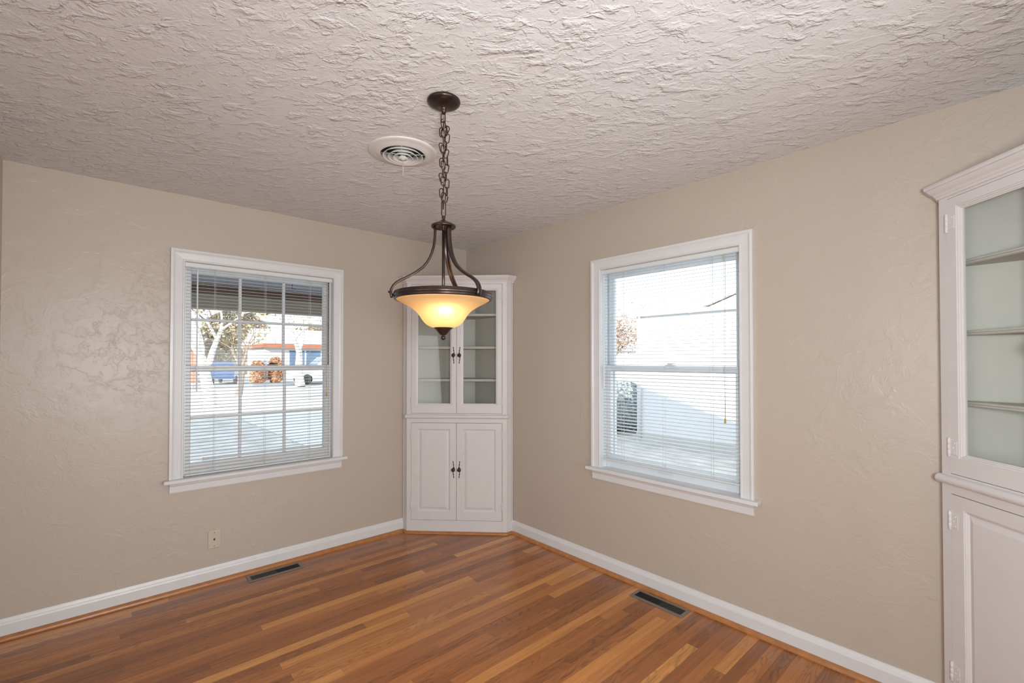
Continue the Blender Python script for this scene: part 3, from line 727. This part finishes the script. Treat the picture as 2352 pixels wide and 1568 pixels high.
# ring band with reeded profile
MB().lathe([(0.181, zz(1.650)), (0.186, zz(1.649)), (0.190, zz(1.6515)), (0.1905, zz(1.655)), (0.1888, zz(1.6570)), (0.1925, zz(1.6590)), (0.1945, zz(1.6640)), (0.1930, zz(1.6690)), (0.1895, zz(1.6710)), (0.1905, zz(1.6740)), (0.1890, zz(1.6775)), (0.184, zz(1.6790)), (0.181, zz(1.6775)), (0.181, zz(1.650))], seg=96).build('rim_band', M_bronze, pen)
bowl = [(0.182, 1.656), (0.180, 1.650), (0.172, 1.6455), (0.160, 1.639), (0.1445, 1.631), (0.127, 1.621), (0.111, 1.610), (0.100, 1.599), (0.091, 1.587), (0.083, 1.574), (0.075, 1.5635), (0.066, 1.555), (0.0565, 1.549), (0.047, 1.545), (0.036, 1.542), (0.006, 1.540)]
MB().lathe([(r, zz(z)) for r, z in bowl], seg=96).build('glass_bowl', M_amber, pen)
MB().lathe([(0.0005, zz(1.546)), (0.0375, zz(1.546)), (0.0385, zz(1.543)), (0.036, zz(1.540)), (0.0295, zz(1.5345)), (0.023, zz(1.527)), (0.0165, zz(1.519)), (0.012, zz(1.5145)), (0.006, zz(1.513)), (0.0055, zz(1.511)), (0.0088, zz(1.508)), (0.0098, zz(1.503)), (0.0085, zz(1.498)), (0.004, zz(1.4945)), (0.0005, zz(1.494))], seg=32).build('finial', M_bronze, pen)
for k, az in enumerate((18, 200)):
    a = cam_dir + math.radians(az) - 0.25
    rb = 0.058 if k == 0 else 0.045
    bx, by = rb * math.cos(a), rb * math.sin(a)
    bz = zz(1.632)
    bb = MB().sphere((bx, by, bz), 0.020, 16, 10, 1.25).build('light_bulb', M_bulb, pen)
    bb.visible_shadow = True
    MB().lathe([(0.012, 0.0), (0.014, 0.004), (0.014, 0.03), (0.0005, 0.031)], (bx, by), 16, zc=bz + 0.020).tube([(bx, by, bz + 0.04), (bx * .5, by * .5, bz + 0.055), (0, 0, bz + 0.055)], 0.004, 8).build('lamp_socket', M_ventw, bb)
    l = lamp('bulb_light', 'POINT', (PX + bx * 1.55, PY + by * 1.55, 1.614 if k == 0 else 1.615), 0.33 if k == 0 else 0.22, (1.0, 0.74, 0.50), shadow_soft_size=0.012)

# ------------------------------------------------------------------ ceiling diffuser
vn = thing('ceiling_vent', 'round white ceiling air diffuser with concentric rings and a hanging string', 'air vent', (-1.445, -1.447, CH))
MB().lathe([(0.164, -0.0005), (0.163, -0.005), (0.158, -0.008), (0.145, -0.009), (0.128, -0.013), (0.112, -0.020), (0.108, -0.020), (0.106, -0.016), (0.106, 0.0), (0.164, -0.0005)], seg=72).build('outer_ring', M_ventw, vn)
MB().lathe([(0.0005, -0.001), (0.105, -0.001), (0.1055, -0.006), (0.0005, -0.006)], seg=48).build('duct_throat', M_dark, vn)
for r0, r1, zt_, zb in ((0.078, 0.098, -0.008, -0.026), (0.054, 0.074, -0.010, -0.030), (0.030, 0.050, -0.012, -0.033)):
    MB().lathe([(r0, zt_), (r0 + 0.001, zt_ - 0.001), (r1, zb), (r1 - 0.001, zb - 0.0015), (r1 - 0.003, zb - 0.0005), (r0 - 0.0015, zt_ - 0.0005), (r0, zt_)], seg=64).build('cone_ring', M_ventw, vn)
MB().lathe([(0.0005, -0.016), (0.012, -0.017), (0.024, -0.034), (0.021, -0.037), (0.010, -0.036), (0.0085, -0.040), (0.0005, -0.0405)], seg=32).build('center_cone', M_ventw, vn)
m = MB()
for k in range(4):
    a = PI / 4 + k * PI / 2 + 0.2; d = Vector((math.cos(a), math.sin(a), 0))
    m.tube([d * 0.01 + Vector((0, 0, -0.012)), d * 0.104 + Vector((0, 0, -0.010))], 0.0022, 6)
m.build('spoke', M_ventw, vn)
MB().tube([(0, 0, -0.040), (0.001, 0, -0.08), (0.0, 0.0005, -0.118)], 0.0013, 6).build('pull_string', M_cord, vn)

# ------------------------------------------------------------------ floor registers
def register(loc, rotz, label, dark_from):
    t = thing('floor_register', label, 'floor vent', loc, rotz, group='brown metal floor registers')
    L, W = 0.168, 0.053
    MB().rectloft(-L, L, -W, W, [(0, 0.0005), (0.002, 0.0035), (0.006, 0.0045), (0.018, 0.0045), (0.020, 0.0025), (0.020, 0.0005)], close=True).xf(Matrix(((1, 0, 0, 0), (0, 0, 1, 0), (0, 1, 0, 0), (0, 0, 0, 1)))).build('register_frame', M_reg, t)
    MB().box(-L + 0.019, L - 0.019, -W + 0.019, W - 0.019, 0.0004, 0.0009).build('duct_opening', M_dark, t)
    lv = MB(); n = 30
    for i in range(n):
        x = -L + 0.0235 + (2 * L - 0.047) * i / (n - 1)
        s = 0.0022 if (i < n / 2) == dark_from else -0.0010
        if abs(i - n / 2) < 0.6: s = 0.0
        lv.add([(x - 0.0006, -W + 0.019, 0.001), (x + 0.0006, -W + 0.019, 0.001), (x + 0.0006 + s * 1.5, -W + 0.019, 0.0035), (x - 0.0006 + s * 1.5, -W + 0.019, 0.0035),
                (x - 0.0006, W - 0.019, 0.001), (x + 0.0006, W - 0.019, 0.001), (x + 0.0006 + s * 1.5, W - 0.019, 0.0035), (x - 0.0006 + s * 1.5, W - 0.019, 0.0035)],
               [(0, 1, 2, 3), (4, 5, 6, 7), (0, 1, 5, 4), (1, 2, 6, 5), (2, 3, 7, 6), (3, 0, 4, 7)])
    lv.build('louvers', M_louver, t)
    return t
register((-1.656, -0.118, 0.0005), 0, 'brown metal floor register below the window with divided panes', True)
register((-0.104, -2.040, 0.0005), -PI / 2, 'brown metal floor register below the plain window', True)

# ------------------------------------------------------------------ phone jack
pj = thing('wall_jack_plate', 'ivory phone jack plate on the wall below the divided window', 'wall plate', (-1.989, 0, 0.270))
MB().rectloft(-0.0355, 0.0355, -0.057, 0.057, [(0, 0.0), (0, -0.0025), (0.0025, -0.0050), (0.004, -0.0054)], fill=True).build('cover_plate', M_plate, pj)
MB().box(-0.0045, 0.0045, -0.0062, -0.0045, -0.002, 0.006).box(-0.003, 0.003, -0.0062, -0.0045, -0.006, -0.001).build('jack_socket', M_dark, pj)
for z in (-0.042, 0.042): MB().lathe([(0.0005, 0.0018), (0.0022, 0.0015), (0.003, 0.0)], seg=12).xf(Matrix.Translation((0, -0.0050, z)) @ Matrix.Rotation(PI / 2, 4, 'X')).build('screw', M_louver, pj)
# ------------------------------------------------------------------ outside
M_lawn = simple('winter_lawn', (0.42, 0.405, 0.385), 0.9, noise=0.22, nscale=2.2, bump=0.02, bscale=30)
M_conc = simple('pale_concrete', (0.50, 0.49, 0.47), 0.85, noise=0.06, nscale=1.5)
M_road = simple('asphalt', (0.24, 0.24, 0.25), 0.85, noise=0.1, nscale=1.0)
M_soffit = simple('grey_blue_soffit_paint', (0.27, 0.28, 0.33), 0.6, noise=0.05, nscale=3)
M_olive = simple('olive_grey_beam_paint', (0.30, 0.275, 0.22), 0.6, noise=0.05, nscale=4)
M_brown = simple('brown_trim_paint', (0.13, 0.075, 0.055), 0.6)
M_rose = simple('roof_shingle', (0.38, 0.37, 0.37), 0.9, noise=0.15, nscale=6)
M_brick = simple('red_brick', (0.50, 0.20, 0.13), 0.85, noise=0.25, nscale=5)
M_redtrim = simple('red_brown_fascia', (0.36, 0.13, 0.07), 0.7)
M_bluegl = simple('dark_blue_window', (0.10, 0.16, 0.26), 0.15, noise=0.2, nscale=1.0)
M_bluecar = simple('blue_car_paint', (0.03, 0.07, 0.17), 0.2)
M_whitecar = simple('white_car_paint', (0.8, 0.8, 0.8), 0.25)
M_tyre = simple('black_tyre', (0.02, 0.02, 0.02), 0.8)
M_barkw = simple('pale_bark', (0.62, 0.58, 0.52), 0.85, noise=0.2, nscale=8)
M_bark = simple('grey_brown_bark', (0.22, 0.17, 0.13), 0.9, noise=0.25, nscale=10)
M_leafy = simple('yellow_tan_leaves', (0.46, 0.37, 0.20), 0.8, noise=0.35, nscale=3)
M_leafo = simple('orange_brown_leaves', (0.50, 0.27, 0.15), 0.8, noise=0.45, nscale=3)
M_leafp = simple('faded_tan_pink_leaves', (0.58, 0.42, 0.33), 0.8, noise=0.5, nscale=5)
M_hedge = simple('dull_green_leaves', (0.30, 0.345, 0.35), 0.8, noise=0.4, nscale=9)
def siding(name, col):
    m, nt, b = mat(name); b.inputs['Base Color'].default_value = (*col, 1); b.inputs['Roughness'].default_value = 0.6
    tc = N(nt, 'ShaderNodeTexCoord'); sp = N(nt, 'ShaderNodeSeparateXYZ'); lk(nt, tc.outputs['Object'], sp.inputs[0])
    fz = math_(nt, 'FRACT', math_(nt, 'MULTIPLY', sp.outputs['Z'], 8.0))
    bp = N(nt, 'ShaderNodeBump', inp={'Strength': 0.6, 'Distance': 0.01}); lk(nt, fz, bp.inputs['Height']); lk(nt, bp.outputs['Normal'], b.inputs['Normal'])
    return m
M_siding = siding('white_lap_siding', (0.72, 0.73, 0.74))
GZ = -0.5
tag(MB().box(-60, 90, -60, 110, GZ - 0.3, GZ).build('ground', M_lawn), 'dry winter lawn around the house', 'lawn', kind='structure')
tag(MB().box(-60, 90, 32.8, 38.5, GZ, GZ + 0.01).build('street', M_road), 'grey street beyond the front lawn', 'street', kind='structure')
tag(MB().box(-60, 90, 28.6, 30.2, GZ, GZ + 0.015).build('sidewalk', M_conc), 'pale concrete sidewalk along the street', 'sidewalk', kind='structure')
tag(MB().box(0.9, 5.0, 1.95, 28.6, GZ, GZ + 0.012).build('driveway', M_conc), 'pale concrete driveway leading to the street', 'driveway', kind='structure')
tag(MB().box(-7.4, 0.3, -6.6, 0.3, GZ, -0.121).build('foundation', M_conc), 'concrete foundation under the house', 'foundation', kind='structure')
# our own roof: a gable with its ridge running away from the plain window
RP = [(-7.6, 2.10), (-2.0, 3.86), (2.15, 2.42), (2.15, 2.30), (0.32, 2.52), (-6.62, 2.52), (-7.6, 2.0)]
tag(MB().xf(Matrix.Identity(4)).add([(x, y, z) for x in (-8.2, 0.42) for y, z in RP],
    [(0, 1, 5, 6), (1, 2, 3, 4), (1, 4, 5), (7, 8, 12, 13), (8, 9, 10, 11), (8, 11, 12)] + [(i, (i + 1) % 7, 7 + (i + 1) % 7, 7 + i) for i in range(7)]).build('roof', M_rose), 'gable roof above the room', 'roof', kind='structure')
po = thing('porch', 'front porch with grey soffit and olive beam outside the divided window', 'porch', (-2.5, 0.16, GZ))
def PT(mb): return mb.xf(Matrix.Translation((2.5, -0.16, -GZ)))
sf = MB()
for k in range(14): sf.box(-5.9, 0.4, 0.20 + k * 0.115, 0.20 + k * 0.115 + 0.110, 2.155, 2.175, 0.003)
PT(sf).build('soffit', M_soffit, po)
PT(MB().box(-5.9, 0.4, 0.2, 1.82, 2.176, 2.24)).build('porch_ceiling_joists', M_soffit, po)
PT(MB().box(-5.9, 0.4, 1.80, 1.90, 1.912, 2.064, 0.004)).build('beam', M_olive, po)
PT(MB().box(-5.9, 0.4, 1.79, 1.91, 2.064, 2.11).box(-5.9, 0.4, 1.80, 1.86, 2.11, 2.154)).build('beam_trim', M_brown, po)
for x in (-5.7, 0.25): PT(MB().box(x - 0.06, x + 0.06, 1.79, 1.91, GZ + 0.1, 1.911, 0.005).box(x - 0.08, x + 0.08, 1.77, 1.93, GZ + 0.1, GZ + 0.22)).build('post', M_olive, po)
PT(MB().box(-5.9, 0.4, 0.31, 1.95, GZ, GZ + 0.1, 0.005)).build('porch_slab', M_conc, po)
hk = MB().tube([(0, 0, 0), (0, 0, -0.03)] + [(0.012 - 0.012 * math.cos(a), 0, -0.05 - 0.014 * math.sin(a)) for a in [PI * i / 8 for i in range(9)]], 0.0025, 6).build('ceiling_hook', M_hw, None, (-1.17, 1.22, 2.155))
tag(hk, 'small dark hook screwed into the porch soffit', 'hook')
# unseen two-storey house to the west, added to cast shadow over the front lawn
wh = thing('lawn_shadow_house', 'white two storey house outside the picture, added to shade the front lawn', 'house', (-18, -4, GZ))
MB().box(-7, 7, -6.5, 6.5, 0, 6.2).build('wall', M_siding, wh)
MB().add([(x, y, z) for x in (-7.3, 7.3) for y, z in ((-7, 6.2), (0, 8.2), (7, 6.9), (7, 6.2))], [(0, 1, 2, 3), (4, 5, 6, 7)] + [(i, (i + 1) % 4, 4 + (i + 1) % 4, 4 + i) for i in range(4)]).build('roof', M_rose, wh)
for y in (-3, 0, 3):
    for z in (1.0, 4.0): MB().box(7.0, 7.03, y - 0.5, y + 0.5, z, z + 1.4).build('window', M_bluegl, wh)
# neighbour's house to the right
nb = thing('neighbor_house', 'white lap sided house next door seen through the plain window', 'house', (6.9, -4.0, GZ))
MB().box(0, 7.5, -8, 6.65, 0, 3.02).add([(0, y, z) for y, z in ((4.95, 3.02), (-1.0, 5.1), (-6.95, 3.02))] + [(7.5, y, z) for y, z in ((4.95, 3.02), (-1.0, 5.1), (-6.95, 3.02))], [(0, 1, 2), (3, 4, 5), (0, 1, 4, 3), (1, 2, 5, 4), (0, 2, 5, 3)]).build('wall', M_siding, nb)
MB().add([(-0.13, 5.3, 2.92), (-0.13, -1.0, 5.16), (-0.13, -7.3, 2.92), (8, 5.3, 2.92), (8, -1.0, 5.16), (8, -7.3, 2.92)] + [(-0.13, 5.3, 2.97), (-0.13, -1.0, 5.21), (-0.13, -7.3, 2.97), (8, 5.3, 2.97), (8, -1.0, 5.21), (8, -7.3, 2.97)],
         [(0, 1, 4, 3), (1, 2, 5, 4), (6, 7, 10, 9), (7, 8, 11, 10), (0, 1, 7, 6), (1, 2, 8, 7), (3, 4, 10, 9), (4, 5, 11, 10), (0, 3, 9, 6), (2, 5, 11, 8)]).build('roof', M_siding, nb)
MB().box(-0.12, 0.0, -8.2, 6.70, 2.93, 3.02, 0.02).build('gutter', M_white, nb)
MB().tube([(-0.05, 6.55, 2.95), (-0.05, 6.55, 0.1)], 0.035, 8).build('downspout', M_white, nb)
MB().box(-0.02, 0.3, -8, 6.66, 0, 0.22).build('foundation', M_conc, nb)
# garage and hedge behind the neighbour's corner
gr = thing('garage', 'pale grey garage behind the shrub and the house next door', 'garage', (21, 18, GZ))
MB().box(-3, 5, -3, 3, 0, 2.6).build('wall', M_siding, gr)
MB().add([(x, y, z) for x in (-3.3, 5.3) for y, z in ((-3.3, 2.55), (0, 3.9), (3.3, 2.55))], [(0, 1, 2), (3, 4, 5), (0, 1, 4, 3), (1, 2, 5, 4), (0, 2, 5, 3)]).build('roof', M_rose, gr)
MB().box(-3.03, -3.0, -1.2, 1.2, 0.0, 2.1).build('garage_door', M_conc, gr)
def leaves(n, fn, size, rnd):
    mb = MB()
    for i in range(n):
        c = Vector(fn(rnd)); a = Vector((rnd.gauss(0, 1), rnd.gauss(0, 1), rnd.gauss(0, 1))).normalized(); b_ = a.orthogonal().normalized(); s = size * rnd.uniform(.6, 1.3)
        c2 = a.cross(b_)
        mb.add([c - a * s, c + b_ * s * .55 + c2 * s * .15, c + a * s, c - b_ * s * .55 + c2 * s * .15], [(0, 1, 2), (0, 2, 3)])
    return mb
def hedge(loc, sx, sy, h, label, m, cat='hedge', n=2600, seed=1, name='hedge', size=0.05):
    rnd = random.Random(seed)
    t = thing(name, label, cat, loc)
    core = MB(); 
    nx, nz = 16, 9; vs = []; fs = []
    core.lathe([(0.001, 0.02), (0.62, 0.02), (0.84, 0.25 * h), (0.82, 0.5 * h), (0.66, 0.72 * h), (0.34, 0.88 * h), (0.001, 0.93 * h)], seg=20)
    core.v = [(x * sx + rnd.uniform(-.04, .04), y * sy + rnd.uniform(-.04, .04), max(0, z + rnd.uniform(-.04, .04))) for x, y, z in core.v]
    core.build('inner_branches', m, t)
    def f(r):
        a = r.uniform(0, 2 * PI); z = r.uniform(0.03, 1.0) ** 0.8; q = math.sqrt(max(0.0, 1 - (abs(z - .38) / .64) ** 2.4)) * r.uniform(.86, 1.07) * (1 + .08 * math.sin(3 * a + 5 * z))
        return (sx * q * math.cos(a), sy * q * math.sin(a), z * h)
    leaves(n, f, size, rnd).build('foliage', m, t)
    return t
hedge((8.45, 4.35, GZ), 1.25, 1.05, 1.30, 'shaded dull green shrub beside the corner of the house next door', M_hedge, 'shrub', 5200, 1, 'shrub', 0.045)
hedge((7.3, 39.0, GZ), 0.6, 0.6, 1.9, 'orange brown bush across the street, left of its twin', M_leafo, 'bush', 1600, 2, 'autumn_bush', 0.09)
hedge((8.75, 39.4, GZ), 0.6, 0.6, 2.2, 'orange brown bush across the street beside the white car', M_leafo, 'bush', 1600, 3, 'autumn_bush', 0.09)
M_thick = simple('tan_thicket_leaves', (0.42, 0.34, 0.23), 0.85, noise=0.5, nscale=0.8)
hedge((-1.0, 66, GZ), 5.0, 2.2, 9.5, 'tall tan leaved tree mass above the brick house across the street', M_thick, 'trees', 5500, 31, 'tree_mass', 0.24)
hedge((12.5, 73, GZ), 4.6, 2.2, 9.0, 'tall tan leaved tree mass above the ranch house, nearest the brick house', M_thick, 'trees', 5000, 32, 'tree_mass', 0.24)
hedge((24.5, 76, GZ), 5.5, 2.2, 7.5, 'tall tan leaved tree mass beyond the right half of the ranch house', M_thick, 'trees', 5000, 33, 'tree_mass', 0.24)
def tree(loc, h, r0, lean, m, lm, label, seed, nleaf, lsize, spread=1.0, depth=4, name='tree', split=0.35):
    rnd = random.Random(seed); t = thing(name, label, 'tree', loc)
    mb = MB(); tips = []
    def br(p, d, L, r, k):
        pts = [p]; rr = [r]; n = 4
        for i in range(n):
            d = (d + Vector((rnd.gauss(0, .10), rnd.gauss(0, .10), rnd.gauss(0, .05)))).normalized()
            p = p + d * (L / n); pts.append(p); rr.append(r * (1 - .45 * (i + 1) / n))
        mb.tube(pts, rr, 8 if k > 2 else 5, caps=False)
        if k <= 1: tips.extend(pts[1:])
        if k == 0: return
        nb_ = 3 if k > 1 else 4
        a0 = rnd.uniform(0, 6.28)
        for j in range(nb_):
            a = a0 + 2 * PI * j / nb_ + rnd.uniform(-.4, .4); tl = rnd.uniform(.45, .95) * spread
            o = d.orthogonal().normalized(); o2 = d.cross(o)
            nd = (d * math.cos(tl) + (o * math.cos(a) + o2 * math.sin(a)) * math.sin(tl)).normalized(); nd.z += .15; nd.normalize()
            br(pts[-1 - (j % 2)], nd, L * rnd.uniform(.6, .8), rr[-1 - (j % 2)] * .75, k - 1)
    br(Vector((0, 0, 0)), Vector(lean).normalized(), h * split, r0, depth)
    mb.build('trunk', m, t)
    if nleaf:
        leaves(nleaf, lambda r: tuple(r.choice(tips) + Vector((r.gauss(0, .25), r.gauss(0, .25), r.gauss(0, .25)))), lsize, rnd).build('foliage', lm, t)
    return t
tree((0.75, 18.0, GZ), 6.0, 0.26, (0.10, 0, 1), M_barkw, M_leafy, 'tall pale barked tree on the front lawn seen in the left panes', 5, 500, 0.09, 0.9)
tree((8.35, 31.6, GZ), 8, 0.36, (-0.10, 0.0, 1), M_barkw, M_leafy, 'broad pale barked tree at the curb seen in the middle panes', 8, 300, 0.09, 0.8)
tree((3.15, 25.2, GZ), 5.0, 0.20, (0.30, 0, 1), M_bark, M_leafy, 'leaning brown barked tree at the curb seen in the middle panes', 11, 300, 0.09, 0.9)
tree((2.0, 62.0, GZ), 19, 0.45, (0, 0, 1), M_bark, M_leafy, 'yellow leaved tree behind the brick house across the street', 14, 8000, 0.26, 1.0)
tree((11.5, 80.0, GZ), 20, 0.32, (0.1, 0, 1), M_bark, M_leafy, 'yellow leaved tree beyond the ranch house across the street', 17, 7000, 0.30, 1.0)
tree((37.0, 70.0, GZ), 12, 0.30, (0, 0, 1), M_bark, M_leafy, 'bare looking tree beyond the right end of the ranch house', 21, 1500, 0.14, 1.0)
tree((13.4, 7.9, GZ), 6.4, 0.13, (0.05, 0, 1), M_bark, M_leafp, 'orange leaved tree behind the house next door', 25, 6000, 0.075, 1.15, 4, 'tree', 0.27)
# houses across the street
rh = thing('ranch_house', 'low house with red brown fascia and dark blue windows across the street', 'house', (18.5, 52, GZ))
MB().box(-7.5, 14, 0, 8, 0, 3.3).build('wall', M_siding, rh)
MB().box(-8, 14.5, -0.9, 9, 3.3, 3.72).build('fascia', M_redtrim, rh)
MB().add([(x, y, z) for x in (-8, 14.5) for y, z in ((-1.0, 3.72), (4, 5.6), (9, 3.72))], [(0, 1, 2), (3, 4, 5), (0, 1, 4, 3), (1, 2, 5, 4), (0, 2, 5, 3)]).build('roof', M_siding, rh)
for x0, x1 in ((-5.0, -3.4), (-3.2, -1.6), (-1.4, 0.2), (2.5, 5.0)): MB().box(x0, x1, -0.05, 0.0, 0.6, 3.0).build('window', M_bluegl, rh)
br_ = thing('brick_house', 'red brick house across the street at the left edge of the divided window', 'house', (-1.0, 43, GZ))
MB().box(-8, 4.6, 0, 8, 0, 3.0).build('wall', M_brick, br_)
MB().add([(x, y, z) for x in (-8.5, 5.1) for y, z in ((-.5, 2.95), (4, 5.2), (8.5, 2.95))], [(0, 1, 2), (3, 4, 5), (0, 1, 4, 3), (1, 2, 5, 4), (0, 2, 5, 3)]).build('roof', M_rose, br_)
MB().box(0.4, 3.6, -0.05, 0, 0, 2.3).build('garage_door', M_white, br_)
for x in (-6, -3): MB().box(x, x + 1.4, -0.05, 0, 1.0, 2.3).build('window', M_bluegl, br_)
def car(loc, rz, label, m, sc=1.0, suv=True):
    t = thing('car', label, 'car', loc, rz)
    H = 1.85 if suv else 1.45
    side = [(-2.3, .45), (-2.32, .85), (-2.25, 1.05), (-2.05, H - .12), (-1.85, H), (0.25, H), (0.95, 1.12), (2.1, .98), (2.3, .80), (2.32, .45)]
    side = [(x * sc, z * sc) for x, z in side]; n = len(side); W = .92 * sc
    vs = []
    for y, q in ((-W, 0), (W, 0)):
        for x, z in side: vs.append((x, y * (0.86 if z > 1.15 * sc else 1), z))
    fs = [tuple(range(n)), tuple(range(n, 2 * n))] + [(i, (i + 1) % n, n + (i + 1) % n, n + i) for i in range(n)]
    MB().add(vs, fs).build('body', m, t)
    g = MB()
    for sy in (-1, 1):
        y = sy * W * .955
        for x0, x1, x2, x3 in ((-1.95, -1.80, -1.05, -1.05), (-0.95, -0.95, -0.15, -0.15), (-0.05, -0.05, 0.2, 0.72)):
            g.add([(x0 * sc, y * 1.04, 1.1 * sc), (x3 * sc, y * 1.04, 1.1 * sc), (x2 * sc, y * .94, (H - .14) * sc), (x1 * sc, y * .94, (H - .14) * sc)], [(0, 1, 2, 3)])
    g.add([(.98 * sc, -W * .8, 1.14 * sc), (.98 * sc, W * .8, 1.14 * sc), (.33 * sc, W * .75, (H - .06) * sc), (.33 * sc, -W * .75, (H - .06) * sc)], [(0, 1, 2, 3)])
    g.build('windows', M_bluegl, t)
    for x in (-1.45, 1.45):
        for sy in (-1, 1):
            MB().lathe([(.001, -.12), (.22, -.12), (.34, -.10), (.36, 0), (.34, .10), (.22, .12), (.001, .12)], seg=20).xf(Matrix.Translation((x * sc, sy * W * .92, .36 * sc)) @ Matrix.Rotation(PI / 2, 4, 'X') @ Matrix.Scale(sc, 4)).build('wheel', M_tyre, t)
    return t
car((11.35, 35.3, GZ + 0.01), PI, 'white car parked across the street from the divided window', M_whitecar, 1.15)
car((5.5, 41.0, GZ), 1.2, 'dark blue car parked across the street behind the trees', M_bluecar, 0.95)
